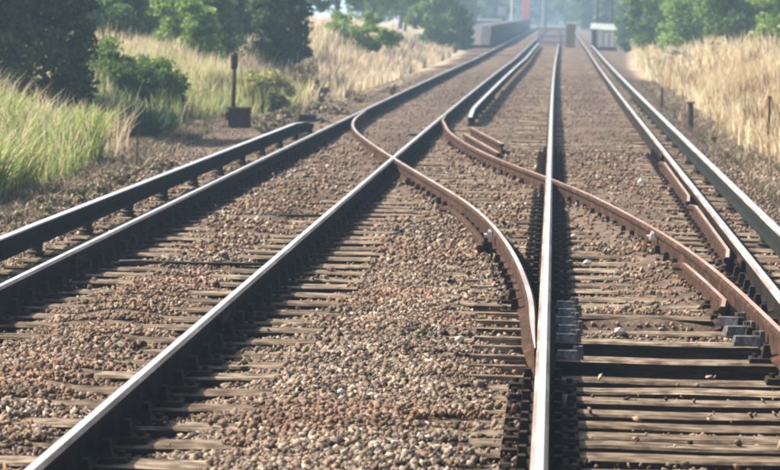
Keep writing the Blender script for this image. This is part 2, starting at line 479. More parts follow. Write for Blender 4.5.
def add_sleeper(par, x0, x1, d, chairs, width=1.0, dz=0.0, slide=()):
    L = x1-x0
    z = SL_TOP + dz
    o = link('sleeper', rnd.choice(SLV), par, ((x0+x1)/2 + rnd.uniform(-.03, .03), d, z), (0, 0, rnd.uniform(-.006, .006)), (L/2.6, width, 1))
    # fastenings are pieces of the sleeper (local coordinates undo its scale)
    for cx in chairs:
        q = bpy.data.objects.new('rail_chair', CH); C.objects.link(q); q.parent = o
        q.location = ((cx - o.matrix_basis.translation.x - wloc(par).x)/(L/2.6), 0, -.006); q.scale = (2.6/L, 1/width, 1)
    for cx in slide:
        q = bpy.data.objects.new('slide_chair', SLD); C.objects.link(q); q.parent = o
        q.location = ((cx - o.matrix_basis.translation.x - wloc(par).x)/(L/2.6), 0, -.004); q.scale = (2.6/L, 1/width, 1)
SLEEPERS = []      # (x0, x1, y0, y1) for keeping stones off them
def note(x0, x1, d, w): SLEEPERS.append((x0, x1, d-w/2, d+w/2))
# left track
d = 8.0; n = 0
while d < 195 and n < 295:
    if not (36.5 < d < 57.5):
        near = d < 46
        x = float(xL1(d))
        add_sleeper(left_track, x-.58, x+G+.58, d, [x, x+G] if near else [], dz=rnd.uniform(-.006, .006))
        note(x-.58, x+G+.58, d, .25); n += 1
    d += .65 + rnd.uniform(-.03, .03)
# right track: closely spaced timbers in front of the points
d = 9.2; n = 0
for d in (13.2, 13.6, 14.0, 14.4, 14.8, 15.2, 15.6, 16.0, 16.5, 17.0, 12.7, 12.2, 11.7, 11.2, 10.7):
    add_sleeper(right_track, -.62, 2.02, d, [xR1(d), xR2(d)], width=.8, dz=rnd.uniform(-.012, .004)); note(-.62, 2.02, d, .23)
d = 37.0
while d < 195 and n < 290:
    if d > 37:
        x = float(xR1(d))
        add_sleeper(right_track, x-.58, x+G+.58, d, [x, x+G] if d < 46 else [], dz=rnd.uniform(-.006, .006)); note(x-.58, x+G+.58, d, .25); n += 1
    d += .65 + rnd.uniform(-.03, .03)
# crossover timbers
tim = [17.5, 18.5, 19.55, 20.15, 21.2]
d = 21.85
while d < 57.3:
    tim.append(d); d += .62 + rnd.uniform(-.03, .03)
for d in tim:
    if d < 36.7:
        x0 = min(-.62, float(xC1(d))-.5); x1 = 2.02
        ch = [float(xR2(d))]; sl = []
        if d < 21.3: pass
        else: ch.append(float(xR1(d)))
        if d > 20.6: ch.append(float(xC1(d)))
        if d > 17 and abs(xC2(d)-xR1(d)) > .22: ch.append(float(xC2(d)))
    else:
        x0 = float(xL1(d))-.58; x1 = max(-1.3, float(xC2(d))+.5)
        ch = [float(xL1(d)), float(xL2(d)), float(xC2(d))]; sl = []
        if d > 47: ch = []
        if d > 50: ch = []
    add_sleeper(crossover, x0, x1, d, ch if d < 47 else [], width=1.08 if d > 21.5 else .85, dz=rnd.uniform(-.005, .008), slide=sl)
    note(x0, x1, d, .27)
for d in (21.45, 20.9, 20.35, 19.8, 19.25, 18.3):
    link('slide_chair', SLD, crossover, (float(xR1(d))+.115 + rnd.uniform(-.01, .01), d, -.165), (0, 0, rnd.uniform(-.12, .12)))
for d in (20.3, 19.7, 19.1):
    link('slide_chair', SLD, crossover, (float(xC2(d))-.15, d, -.15), (0, 0, rnd.uniform(-.2, .2)), (1.2, 1.2, 1.2))
# narrow packing timbers between curved rail and right track (ladder-like strip)
for k in range(13):
    d = 17.3 + k*.52
    b = MB().box(-.16, .16, -.045, .045, -.05, .0, taper=.006)
    link('packing_timber', b.me('packing_timber', M_wood), crossover, (float(xC1(max(d, 19.9)))-.13 - .04, d, SL_TOP+.02))

# ------------------------------------------------------------------ conductor rails
CPROF = [(-.038, -.008), (-.030, 0), (.030, 0), (.038, -.008), (.038, -.06), (.016, -.07), (.016, -.12), (.055, -.13), (.055, -.145), (-.055, -.145), (-.055, -.13), (-.016, -.12), (-.016, -.07), (-.038, -.06)]
def insulator():
    b = MB()
    b.tube([(0, 0, -.03), (0, 0, .0), (0, 0, .005), (0, 0, .03), (0, 0, .035), (0, 0, .095)], [.075, .075, .05, .07, .045, .05], 10)
    return b.me('insulator', M_porc)
INS = insulator()
def conductor(d0, d1, xf, label, ramp0=None, ramp1=None, top=.07, step=2.6):
    t = thing('conductor_rail', label, 'conductor rail', (float(xf(d0)), d0, -.19), 'raised conductor rails')
    n = max(12, int((d1-d0)/1.5)); d = np.linspace(d0, d1, n); x = xf(d)
    low = np.zeros(n)
    if ramp0: low -= .10*(1-sstep((d-d0)/ramp0))
    if ramp1: low -= .10*(1-sstep((d1-d)/ramp1))
    link('rail_bar', rail_mesh('rail_bar', d, x, [M_steel, M_condside], top=top, prof=CPROF, lower=low), t)
    q = d0 + 1.5
    while q < min(d1-1, 75):
        link('insulator', INS, t, (float(xf(q)), q, -.17)); q += step
    return t
conductor(8, 51.5, lambda d: np.interp(d, [0, 25, 51, 60], [-3.82, -3.82, -3.66, -3.6]), 'raised conductor rail left of the left track, ending beside the red box post', ramp1=2.5)
conductor(56.0, 190, lambda d: xL2(d)+.44, 'raised conductor rail between the two tracks, starting beyond the crossover', ramp0=2.0)
conductor(8, 180, lambda d: xR2(d)+.335, 'raised conductor rail right of the right track, beside the dry grass')

# ------------------------------------------------------------------ ballast stones
ICO = None
def ico():
    t = (1+5**.5)/2
    v = np.array([(-1, t, 0), (1, t, 0), (-1, -t, 0), (1, -t, 0), (0, -1, t), (0, 1, t), (0, -1, -t), (0, 1, -t), (t, 0, -1), (t, 0, 1), (-t, 0, -1), (-t, 0, 1)])
    f = np.array([(0,11,5),(0,5,1),(0,1,7),(0,7,10),(0,10,11),(1,5,9),(5,11,4),(11,10,2),(10,7,6),(7,1,8),(3,9,4),(3,4,2),(3,2,6),(3,6,8),(3,8,9),(4,9,5),(2,4,11),(6,2,10),(8,6,7),(9,8,1)])
    return v/np.linalg.norm(v[0]), f
def cube8():
    v = np.array([(x, y, z) for z in (-1, 1) for y in (-1, 1) for x in (-1, 1)], float)*.62
    f = np.array([(0,2,3),(0,3,1),(4,5,7),(4,7,6),(0,1,5),(0,5,4),(2,6,7),(2,7,3),(0,4,6),(0,6,2),(1,3,7),(1,7,5)])
    return v, f
def rot_rand(n):
    q = rng.normal(size=(n, 4)); q /= np.linalg.norm(q, axis=1)[:, None]
    w, x, y, z = q.T
    return np.stack([np.stack([1-2*(y*y+z*z), 2*(x*y-z*w), 2*(x*z+y*w)], 1), np.stack([2*(x*y+z*w), 1-2*(x*x+z*z), 2*(y*z-x*w)], 1), np.stack([2*(x*z-y*w), 2*(y*z+x*w), 1-2*(x*x+y*y)], 1)], 1)
def on_sleeper(x, y):
    m = np.zeros(len(x), bool)
    for a, b, c, d in SLEEPERS:
        m |= (x > a) & (x < b) & (y > c-.01) & (y < d+.01)
    return m
def stones(name, n, x0f, x1f, ya, yb, smin, smax, base, mat, label, keep=.1, power=1.0, cat='ballast'):
    u = rng.random(n*2); y = ya + (yb-ya)*u**power
    x = x0f(y) + (x1f(y)-x0f(y))*rng.random(n*2)
    s = smin + (smax-smin)*rng.random(n*2)**2.2
    bed = height(x, y)
    onS = on_sleeper(x, y)
    cover = vnoise(x, y, .9)*.5 + vnoise(x*.5, y, .5)*.5
    k = ~onS | ((bed + .012 > SL_TOP-.012) & (cover > .46)) | (rng.random(len(x)) < keep*cover)
    bare = (x > .02) & (x < 1.36) & (y < 21.4)
    k &= ~(bare & onS & (rng.random(len(x)) > .3*sstep((vnoise(x*1.0, y*2, .45)-.35)*3)+.05))
    k &= ~(bare & (y > 17.4) & (rng.random(len(x)) > .2))
    fines = sstep((y-25)/6)*(y < 60)*(.35 + .65*(vnoise(x+3, y*.4, 1.1) > .3))      # dust-choked, few loose stones
    k &= rng.random(len(x)) > .62*fines
    k &= ~((x > .0) & (x < 1.45) & (y > 21) & (y < 36) & (vnoise(x, y*.8, .8) < .62) & (rng.random(len(x)) < .75))
    for f in (xL1, xL2):
        k &= ~(onS & (np.abs(x-f(y)) < .5) & (vnoise(x, y, .3) < .75))
    for f in (xL1, xL2, xR1, xR2):
        k &= np.abs(x-f(y)) > .05
    k &= ~((y > 20) & (y < 55.5) & (np.abs(x-xC1(y)) < .05)) & ~((y > 16) & (y < 52) & (np.abs(x-xC2(y)) < .05))
    idx = np.nonzero(k)[0][:n]
    x, y, s, bed, onS = x[idx], y[idx], s[idx], bed[idx], onS[idx]
    m = len(x)
    z = np.where(onS, np.maximum(bed, SL_TOP+.004), bed) + s*.22
    v, f = base
    P = v[None]*(1+rng.uniform(-.36, .4, (m, len(v), 1)))
    P = P*np.stack([rng.uniform(.8, 1.5, m), rng.uniform(.6, 1.1, m), rng.uniform(.35, .75, m)], 1)[:, None]*(s/2)[:, None, None]
    P = np.einsum('nij,nkj->nki', rot_rand(m), P)
    P += np.stack([x, y, z], 1)[:, None]
    F = (f[None] + (np.arange(m)*len(v))[:, None, None]).reshape(-1, 3)
    o = link(name, fast_mesh(name, P.reshape(-1, 3), F, mat))
    tag(o, label, cat, kind='stuff')
stones('ballast', 90000, lambda y: -.168*y-.5, lambda y: .072*y+.25, 12.6, 25, .014, .048, cube8(), M_stone, 'loose brown and tan ballast stones between the nearest rails and sleepers', power=1.0)
stones('ballast', 42000, lambda y: np.maximum(-.175*y-.6, foot_left(y)-.3), lambda y: np.minimum(.08*y+.3, 3.0), 25, 46, .025, .06, cube8(), M_stone, 'dusty brown ballast stones around the crossover curves', power=1.1)
stones('ballast', 16000, lambda y: foot_left(y)-.2, lambda y: foot_right(y)+.2, 46, 105, .022, .05, cube8(), M_stone_far, 'distant grey brown ballast beyond the crossover', power=2.0)
# a few pale stones lying on the timbers
for k, (x, y, s) in enumerate([(.28, 25.4, .07), (.2, 28.4, .06), (.42, 19.9, .08), (-.5, 19.2, .06), (-1.0, 16.4, .045), (1.0, 38, .09)]):
    v, f = ico()
    P = v*(1+rng.uniform(-.2, .2, (12, 1)))*np.array([s/2, s/2.4, s/3])
    o = link('pale_stone', mesh('pale_stone', P, f, M_white if k == 5 else noise_col('pale_stone', [(.4, .37, .33), (.6, .56, .5)], scale=20)), None, (x, y, SL_TOP+.02))
    tag(o, ['pale stone on the timbers left of the right curved rail', 'small pale stone farther up the timbers left of the right curved rail', 'pale flat stone in front of the bare sleepers of the right track',
            'pale stone left of the bright near rail', 'pale stone in the brown ballast near the bottom of the picture', 'white stone inside the right track beyond the crossing'][k], 'stone')

# ------------------------------------------------------------------ grass
def blades(name, X, Y, H, W, mat, label, cat='grass', lean=.28, zoff=-.03, segs=2):
    n = len(X)
    Z = height(X, Y) + zoff
    ang = rng.random(n)*2*math.pi
    la = rng.random(n)*2*math.pi; ln = H*lean*rng.random(n)**.7*1.4
    ux, uy = np.cos(ang)*W/2, np.sin(ang)*W/2
    rows = []
    for k in range(segs):
        t = k/segs; w = 1 - .35*t
        cx = X+np.cos(la)*ln*t**1.7; cy = Y+np.sin(la)*ln*t**1.7; cz = Z+H*t
        rows += [np.stack([cx-ux*w, cy-uy*w, cz], 1), np.stack([cx+ux*w, cy+uy*w, cz], 1)]
    rows.append(np.stack([X+np.cos(la)*ln, Y+np.sin(la)*ln, Z+H*(1-.3*lean)], 1))
    V = np.stack(rows, 1).reshape(-1, 3); k = 2*segs+1
    base = np.arange(n)[:, None]*k
    T = []
    for s in range(segs-1):
        a = 2*s; T += [(a, a+1, a+3), (a, a+3, a+2)]
    a = 2*(segs-1); T.append((a, a+1, a+2))
    F = (base[:, None] + np.array(T)[None]).reshape(-1, 3)
    return tag(link(name, fast_mesh(name, V, F, mat)), label, cat, kind='stuff')
def scatter(n, region, dens=None):
    """region(x,y)->bool over a bounding box (x0,x1,y0,y1)"""
    x0, x1, y0, y1, f = region
    X = []; Y = []; c = 0
    while c < n:
        x = rng.uniform(x0, x1, n); y = rng.uniform(y0, y1, n)
        k = f(x, y)
        if dens is not None: k &= rng.random(n) < dens(x, y)
        X.append(x[k]); Y.append(y[k]); c += int(k.sum())
        if k.sum() < 5: break
    return np.concatenate(X)[:n], np.concatenate(Y)[:n]
tuft = lambda x, y: np.clip((vnoise(x, y, .45)-.25)*1.6, .03, 1)*np.clip((vnoise(x+9, y, 1.7)-.1)*1.5, .12, 1)
M_green = island_mat('green_grass', [(.1, .2, .04), (.19, .33, .07), (.3, .43, .1), (.45, .5, .17), (.64, .58, .3)], rough=.6, trans=.35, patch=((.3, .28, .1), 1.2, .55))
M_mixg = island_mat('yellow_green_grass', [(.2, .27, .08), (.42, .44, .17), (.66, .61, .32), (.78, .72, .46)], rough=.65, trans=.35, patch=((.12, .17, .045), .8, .7))
M_dry = island_mat('dry_grass', [(.4, .31, .19), (.6, .5, .33), (.74, .65, .46), (.84, .76, .6)], rough=.7, trans=.35, patch=((.6, .46, .31), .45, .45))
M_dryR = island_mat('bleached_dry_grass', [(.38, .29, .16), (.62, .53, .32), (.78, .7, .48), (.86, .8, .62)], rough=.7, trans=.35, patch=((.42, .28, .16), .9, .55))
M_under = island_mat('brown_undergrowth', [(.1, .08, .055), (.22, .18, .12), (.38, .31, .22)], rough=.8, trans=.2)

# near left green bank
f = lambda x, y: x < foot_left(y)+.15 + .5*(vnoise(x*0, y, 1.3)-.5)
X, Y = scatter(34000, (-9.0, -5.4, 30, 44, f), tuft)
blades('green_grass', X, Y, .25+.55*rng.random(len(X))*(.5+vnoise(X, Y, .7)), .012+.012*rng.random(len(X)), M_green, 'bright green and yellow tufted grass on the near left bank', lean=.45, segs=3)
X, Y = scatter(9000, (-9.0, -5.6, 30, 46, f), tuft)
blades('straw_grass', X, Y, .45+.5*rng.random(len(X)), .008+.008*rng.random(len(X)), M_dry, 'thin straw coloured seed stalks rising through the near left green grass', lean=.4, segs=3)
# left, around the post: yellow green fading to straw
X, Y = scatter(36000, (-13, -4.9, 52, 72, lambda x, y: (x < foot_left(y)-.15)), tuft)
blades('yellow_grass', X, Y, .2+.6*rng.random(len(X))*(.4+vnoise(X, Y, .9)), .016+.016*rng.random(len(X)), M_mixg, 'tall yellow green grass on the left bank behind the red box post', lean=.3, segs=2)
X, Y = scatter(26000, (-14, -5.4, 52, 76, lambda x, y: (x < foot_left(y)-1.3)), tuft)
blades('straw_grass', X, Y, .3+.5*rng.random(len(X)), .014+.014*rng.random(len(X)), M_dry, 'straw coloured seeding grass along the top of the left bank', lean=.25, segs=2)
M_dkg = island_mat('shade_dark_grass', [(.02, .045, .02), (.04, .075, .03), (.07, .11, .045)], rough=.6, trans=.2)  # grass darkened in its colour to stand for the tree's shade
def px(x, d): return (x-555)/3400*d        # lateral position of a thing seen in column x at distance d
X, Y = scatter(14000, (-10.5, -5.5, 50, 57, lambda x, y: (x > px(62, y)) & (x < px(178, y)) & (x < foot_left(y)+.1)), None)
blades('shade_tone_grass', X, Y, (.2+.4*rng.random(len(X)))*np.interp((X/Y*3400+555), [60, 100, 150, 180], [1.2, 1.05, .95, .5]), .02+.02*rng.random(len(X)), M_dkg, 'rank grass right of the near green grass, tree shade put into its dark green colour', 'grasses', lean=.3, segs=2)
# left, dry mound further on
X, Y = scatter(52000, (-13, -3.9, 68, 160, lambda x, y: (x < foot_left(y)-.05) & (x > -.17*y)), lambda x, y: tuft(x, y)*np.clip(1.6-y/110, .3, 1))
blades('dry_grass', X, Y, .15+.6*rng.random(len(X))*(.35+vnoise(X, Y, 2.2)), .022+.03*rng.random(len(X)), M_dry, 'pale dry grass mound beside the left track in the distance', lean=.3, segs=2)
# right dry bank
X, Y = scatter(64000, (2.6, 12, 30, 95, lambda x, y: (x > foot_right(y)+.1+.5*(vnoise(y, y*0, 1.7)-.5)) & (x < .09*y+3)), lambda x, y: tuft(x, y)*np.clip((x-foot_right(y))*1.4+.12, 0, 1))
blades('dry_grass', X, Y, .15+.6*rng.random(len(X))*(.35+vnoise(X, Y, 1.1)), .014+.022*rng.random(len(X)), M_dryR, 'bleached golden dry grass covering the right bank', lean=.3, segs=2)
X, Y = scatter(22000, (2.9, 16, 90, 190, lambda x, y: (x > foot_right(y)) & (x < .09*y+3)), None)
blades('dry_grass', X, Y, .5+.6*rng.random(len(X)), .04+.04*rng.random(len(X)), M_dryR, 'hazy dry grass on the far right bank', lean=.3, segs=2)
M_dock = island_mat('brown_dock_stalks', [(.13, .07, .04), (.24, .14, .08), (.36, .24, .14)], rough=.8, trans=.1)
X, Y = scatter(4200, (3.2, 9, 45, 105, lambda x, y: (x > foot_right(y)+.35) & (x < .075*y+1.2) & (vnoise(x, y, 1.6) > .55)), None)
blades('dock_stalks', X, Y, .35+.4*rng.random(len(X)), .022+.02*rng.random(len(X)), M_dock, 'brown dead dock stalks standing in patches in the right bank grass', 'dead stalks', lean=.15, segs=2)
# brown undergrowth at the foot of both banks
X, Y = scatter(16000, (-6.2, -4.3, 25, 62, lambda x, y: (x < foot_left(y)+.75) & (x > foot_left(y)-.7)), tuft)
blades('undergrowth', X, Y, .06+.16*rng.random(len(X)), .018+.015*rng.random(len(X)), M_under, 'low brown dead growth at the foot of the left bank', 'undergrowth', lean=.8, segs=2)
X, Y = scatter(16000, (2.3, 4.2, 26, 100, lambda x, y: (x > foot_right(y)-.45) & (x < foot_right(y)+.8)), tuft)
blades('undergrowth', X, Y, .05+.2*rng.random(len(X)), .018+.018*rng.random(len(X)), M_under, 'low brown dead growth between the conductor rail and the right bank', 'undergrowth', lean=.8, segs=2)

# ------------------------------------------------------------------ shrubs and trees
def leafmat(name, cols): return island_mat(name, cols, rough=.55, trans=.4, spec=.3)
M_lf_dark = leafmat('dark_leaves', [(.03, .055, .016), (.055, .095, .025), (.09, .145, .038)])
M_lf_mid = leafmat('mid_green_leaves', [(.075, .13, .03), (.12, .2, .045), (.18, .27, .065)])
M_lf_bright = leafmat('bright_green_leaves', [(.13, .22, .045), (.2, .31, .07), (.29, .38, .11)])
M_lf_blue = leafmat('blue_green_leaves', [(.05, .11, .05), (.085, .16, .07), (.13, .21, .1)])
M_lf_yel = leafmat('yellow_green_leaves', [(.2, .22, .07), (.34, .34, .12), (.46, .43, .2)])
M_lf_pale = leafmat('pale_flower_heads', [(.5, .46, .36), (.62, .58, .46), (.3, .3, .16)])
def leaves(center, rad, nclump, nleaf, size, mat, name='crown', bottom=-.75):
    cx, cy, cz = center; P = []
    # clump centres biased to the surface, uneven radii
    d = rng.normal(size=(nclump, 3)); d /= np.linalg.norm(d, axis=1)[:, None]
    d[:, 2] = np.maximum(d[:, 2], bottom)
    r = rng.uniform(.35, 1.0, nclump)**.6
    cc = d*r[:, None]*np.array(rad)*rng.uniform(.8, 1.12, (nclump, 1))
    cs = rng.uniform(.16, .34, nclump)*min(rad)*1.25
    idx = np.repeat(np.arange(nclump), nleaf)
    q = rng.normal(size=(len(idx), 3)); q /= np.linalg.norm(q, axis=1)[:, None]
    p = cc[idx] + q*(rng.random(len(idx))**.45*cs[idx])[:, None]*np.array([1.1, 1.1, .8])
    p += np.array(center)
    M = rot_rand(len(idx)); s = size*rng.uniform(.6, 1.3, len(idx))
    quad = np.array([(-.5, 0, 0), (0, -.32, .08), (.55, 0, 0), (0, .32, .08)])
    V = np.einsum('nij,kj->nki', M, quad)*s[:, None, None] + p[:, None]
    F = np.arange(len(idx)*4).reshape(-1, 4)
    return fast_mesh(name, V.reshape(-1, 3), F, mat), cc + np.array(center)
def plant(name, label, cat, loc, rad, h0, mat, nclump=40, nleaf=120, size=.12, group=None, trunk=.08, bottom=-.8):
    x, y = loc; z = float(height(x, y))
    t = thing(name, label, cat, (x, y, z), group)
    c = (x, y, z+h0)
    me, cc = leaves(c, rad, nclump, nleaf, size, mat, 'crown' if cat == 'tree' else 'foliage', bottom)
    link('crown' if cat == 'tree' else 'foliage', me, t).location = Vector((0, 0, 0)) - wloc(t)
    b = MB(); top = Vector((x, y, z+h0+rad[2]*.3))
    b.tube([(x, y, z-.15), (x+.05*rad[0], y, z+h0*.4), tuple(top)], [trunk, trunk*.75, trunk*.25], 7)
    for k in range(6):
        e = cc[rng.integers(len(cc))]
        s = Vector((x, y, z+h0*rng.uniform(.25, .8)))
        m = (s+Vector(e))/2 + Vector((0, 0, .08*rad[2]))
        b.tube([tuple(s), tuple(m), tuple(e)], [trunk*.45, trunk*.3, trunk*.1], 5)
    o = link('trunk' if cat == 'tree' else 'stem', b.me('trunk', M_bark), t); o.location = Vector((0, 0, 0)) - wloc(t)
    return t
def px(x, d): return (x-555)/3400*d        # lateral position of a thing seen in column x at distance d

# left side
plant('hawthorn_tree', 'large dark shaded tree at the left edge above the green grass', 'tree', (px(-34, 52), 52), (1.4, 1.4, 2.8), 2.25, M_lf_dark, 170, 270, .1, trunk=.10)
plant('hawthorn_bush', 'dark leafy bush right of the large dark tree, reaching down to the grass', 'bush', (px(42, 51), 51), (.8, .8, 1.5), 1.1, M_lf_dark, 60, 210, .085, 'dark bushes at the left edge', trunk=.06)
plant('bramble_bush', 'rounded green bush in the grass, the bigger one right of the near green bank', 'bush', (px(100, 56), 57), (.85, .6, .72), .5, M_lf_mid, 110, 190, .06, 'low rounded bushes in the left grass', trunk=.03)
plant('bramble_bush', 'smaller rounded green bush between the bigger bush and the red box post', 'bush', (px(150, 58), 59), (.55, .45, .58), .42, M_lf_mid, 70, 170, .06, 'low rounded bushes in the left grass', trunk=.03)
i = 0
for xp, d, rx, h, mm, lab in ((88, 80, 1.1, 1.05, M_lf_bright, 'bright green shrub behind the straw grass, the leftmost one'), (132, 84, 1.3, 1.25, M_lf_mid, 'green shrub behind the straw grass, second from the left'),
                          (172, 80, 1.1, 1.1, M_lf_bright, 'bright green shrub behind the straw grass, third from the left'), (206, 76, .9, 1.0, M_lf_mid, 'green shrub touching the left side of the dark round bush'),
                          (110, 74, .9, .75, M_lf_mid, 'lower green shrub in front of the two leftmost skyline shrubs'), (190, 73, .7, .6, M_lf_bright, 'small bright shrub in the straw grass left of the red box post')):
    plant('green_shrub', lab, 'shrub', (px(xp, d), d), (rx, 1.0, 1.25), h, mm, 60, 150, .11, 'green shrubs along the left skyline', trunk=.06)
plant('yellow_shrub', 'yellow green low shrub just right of the red box post', 'shrub', (px(268, 66), 66), (.55, .5, .42), .4, M_lf_yel, 40, 150, .06, trunk=.03)
plant('dead_shrub', 'brown dead twiggy shrub between the dark bush and the dry mound', 'shrub', (px(312, 72), 72), (.4, .5, .55), .45, M_under, 30, 90, .06, trunk=.05)
plant('dark_bush', 'dark green round bush on the skyline above the red box post', 'bush', (px(235, 84), 84), (.8, .9, 1.1), 1.2, M_lf_dark, 70, 190, .11, 'dark round bushes on the left skyline', trunk=.08)
plant('dark_bush', 'dark green round bush left of the pale dry mound', 'bush', (px(280, 80), 80), (.75, .8, 1.25), 1.15, M_lf_dark, 70, 190, .11, 'dark round bushes on the left skyline', trunk=.08)
plant('green_shrub', 'bright green shrub on top of the pale dry mound', 'shrub', (px(352, 104), 108), (1.3, 1.0, .7), .85, M_lf_bright, 40, 130, .12, trunk=.06)
plant('blue_green_bush', 'blue green bush at the far end of the dry mound', 'bush', (px(432, 165), 168), (1.6, 1.5, 2.6), 1.6, M_lf_mid, 60, 140, .2, 'hazy bushes beyond the dry mound', trunk=.1)
plant('blue_green_bush', 'hazy dark blue bush right of the dry mound, reaching the ground', 'bush', (px(456, 180), 182), (.85, 1.5, 1.7), .6, M_lf_dark, 50, 140, .2, 'hazy bushes beyond the dry mound', trunk=.1)
plant('small_tree', 'mid green tree top showing above the bright green shrubs at the left', 'tree', (px(130, 92), 92), (2.2, 1.6, 1.9), 2.8, M_lf_mid, 60, 140, .15, trunk=.12)
plant('small_tree', 'mid green tree top above the dry mound', 'tree', (px(330, 135), 138), (2.6, 1.6, 2.0), 3.0, M_lf_blue, 60, 140, .2, trunk=.14)
# right side
for xp, d, rx, rz, h, m, lab in ((655, 135, 1.3, 1.5, 1.9, M_lf_mid, 'green bush above the far end of the right bank'),
                                 (692, 118, 1.2, 1.5, 1.6, M_lf_bright, 'light green bush behind the dry grass on the right bank'),
                                 (738, 108, 1.3, 1.5, 1.5, M_lf_mid, 'mid green bush behind the right bank, second from the right edge'),
                                 (790, 100, 1.2, 1.5, 1.5, M_lf_bright, 'yellow green bush at the right edge behind the dry grass')):
    plant('hedge_bush', lab, 'bush', (px(xp, d), d), (rx, 1.2, rz), h, m, 50, 150, .14, 'bushes behind the right bank', trunk=.08)
plant('dark_bush', 'dark green bush beside the pale flowering clump on the right bank', 'bush', (px(672, 128), 124), (.8, .9, 1.3), 1.2, M_lf_dark, 40, 140, .14, trunk=.08)
plant('flowering_clump', 'pale round flowering clump at the back of the right bank', 'bush', (px(673, 102), 102), (.55, .5, .45), .55, M_lf_pale, 34, 120, .07, trunk=.03)

# trees behind the station
k = 0
for xp, d, rx, rz, h, m, lab in ((400, 260, 4.0, 3.8, 4.2, M_lf_blue, 'hazy tree at the left of the distant tree line'),
                                 (470, 420, 5.0, 3.6, 4.0, M_lf_blue, 'hazy tree above the left platform end'),
                                 (505, 470, 3.4, 4.5, 5.0, M_lf_mid, 'hazy tree left of the red column'),
                                 (545, 450, 4.2, 4.2, 4.6, M_lf_blue, 'hazy tree right of the red column'),
                                 (440, 300, 3.2, 2.9, 3.0, M_lf_mid, 'hazy rounded tree between the dry mound and the platform'),
                                 (488, 360, 2.4, 2.2, 2.2, M_lf_blue, 'low hazy tree behind the platform notice board'),
                                 (598, 340, 2.6, 3.6, 3.6, M_lf_blue, 'hazy tree directly behind the pale hut'),
                                 (575, 400, 2.6, 3.2, 3.8, M_lf_mid, 'hazy tree behind the white gate'),
                                 (622, 280, 2.0, 2.7, 2.6, M_lf_blue, 'hazy dark tree right of the pale hut'),
                                 (650, 230, 2.6, 3.5, 3.4, M_lf_mid, 'green tree where the right bank ends'),
                                 (710, 190, 3.0, 3.2, 3.6, M_lf_mid, 'green tree behind the hedge on the right'),
                                 (770, 170, 3.0, 3.2, 3.6, M_lf_blue, 'blue green tree behind the hedge at the right edge')):
    plant('distant_tree', lab, 'tree', (px(xp, d), d), (rx, rx*.8, rz), h, m, 70, 120, .42 if d > 250 else .26, 'hazy trees beyond the station', trunk=.2)

for xp, d, rx, rz, h, m, lab in ((300, 120, 2.2, 2.0, 2.8, M_lf_mid, 'tree crown above the left end of the dry mound'), (372, 150, 2.8, 2.4, 3.0, M_lf_mid, 'tree crown above the middle of the dry mound'), (405, 200, 3.0, 2.6, 3.2, M_lf_blue, 'tree crown above the right end of the dry mound'),
                                 (60, 100, 2.4, 2.2, 3.0, M_lf_mid, 'tree crown behind the shrubs near the left edge'), (190, 105, 2.4, 2.0, 3.0, M_lf_bright, 'light green tree crown between the left shrubs and the dark bush')):
    plant('bank_tree', lab, 'tree', (px(xp, d), d), (rx, rx*.7, rz), h, m, 70, 130, .17, 'trees behind the left bank', trunk=.1)
for xp, d, rx, rz, h, m, lab in ((712, 130, 1.2, 1.4, 1.4, M_lf_mid, 'green bush filling the gap in the middle of the right hedge'), (763, 122, 1.3, 1.4, 1.0, M_lf_bright, 'light green bush near the right edge behind the hedge'), (636, 170, 1.2, 1.4, 1.1, M_lf_blue, 'blue green bush at the left end of the right hedge')):
    plant('hedge_bush', lab, 'bush', (px(xp, d), d), (rx, 1.2, rz), h, m, 50, 150, .16, 'bushes behind the right bank', trunk=.08)
for xp, d, rx, lab in ((425, 560, 6, 'far hazy tree clump at the left end of the skyline'), (483, 580, 5, 'far hazy tree clump left of the white lamp pole'), (520, 600, 5, 'far hazy tree clump behind the red column'),
                       (556, 590, 5, 'far hazy tree clump straight above the right track'), (590, 560, 5, 'far hazy tree clump above the pale hut'), (628, 540, 6, 'far hazy tree clump at the right end of the skyline')):
    plant('distant_tree', lab, 'tree', (px(xp, d), d), (rx, 4, 4.8), 3.8, M_lf_blue, 80, 130, .7, 'hazy trees beyond the station', trunk=.3)

# ------------------------------------------------------------------ weeds on the shoulder
M_weed = island_mat('weed_leaves', [(.1, .1, .06), (.2, .18, .11), (.36, .31, .22), (.48, .42, .32)], trans=.2)
weeds = [(92, 33, .22), (112, 34.5, .28), (128, 37, .2), (20, 28.5, .16), (55, 31, .2), (165, 41, .16), (265, 54, .2), (285, 57, .26), (305, 60, .26), (322, 63, .22), (340, 61, .2), (395, 76, .2), (268, 58, .2), (360, 70, .22)]
weed_labels = ['low scrubby weed left of the thin dark stake, second nearest to it', 'low scrubby weed just left of the thin dark stake', 'small scrubby weed touching the foot of the thin dark stake', 'leftmost scrubby weed, below the near green grass',
 'scrubby weed below the near green grass, second from the left edge', 'small weed on the shoulder between the thin stake and the red box post', 'small weed right of the red box post, nearest to it', 'scrubby weed left of the black cable junction',
 'scrubby weed just beyond the black cable junction', 'weed at the foot of the dry mound, right of the cable junction', 'weed at the foot of the dry mound opposite the far end of the crossover', 'farthest small weed beside the left rail below the dry mound',
 'second small weed right of the red box post', 'weed at the foot of the dry mound just before the farthest one']
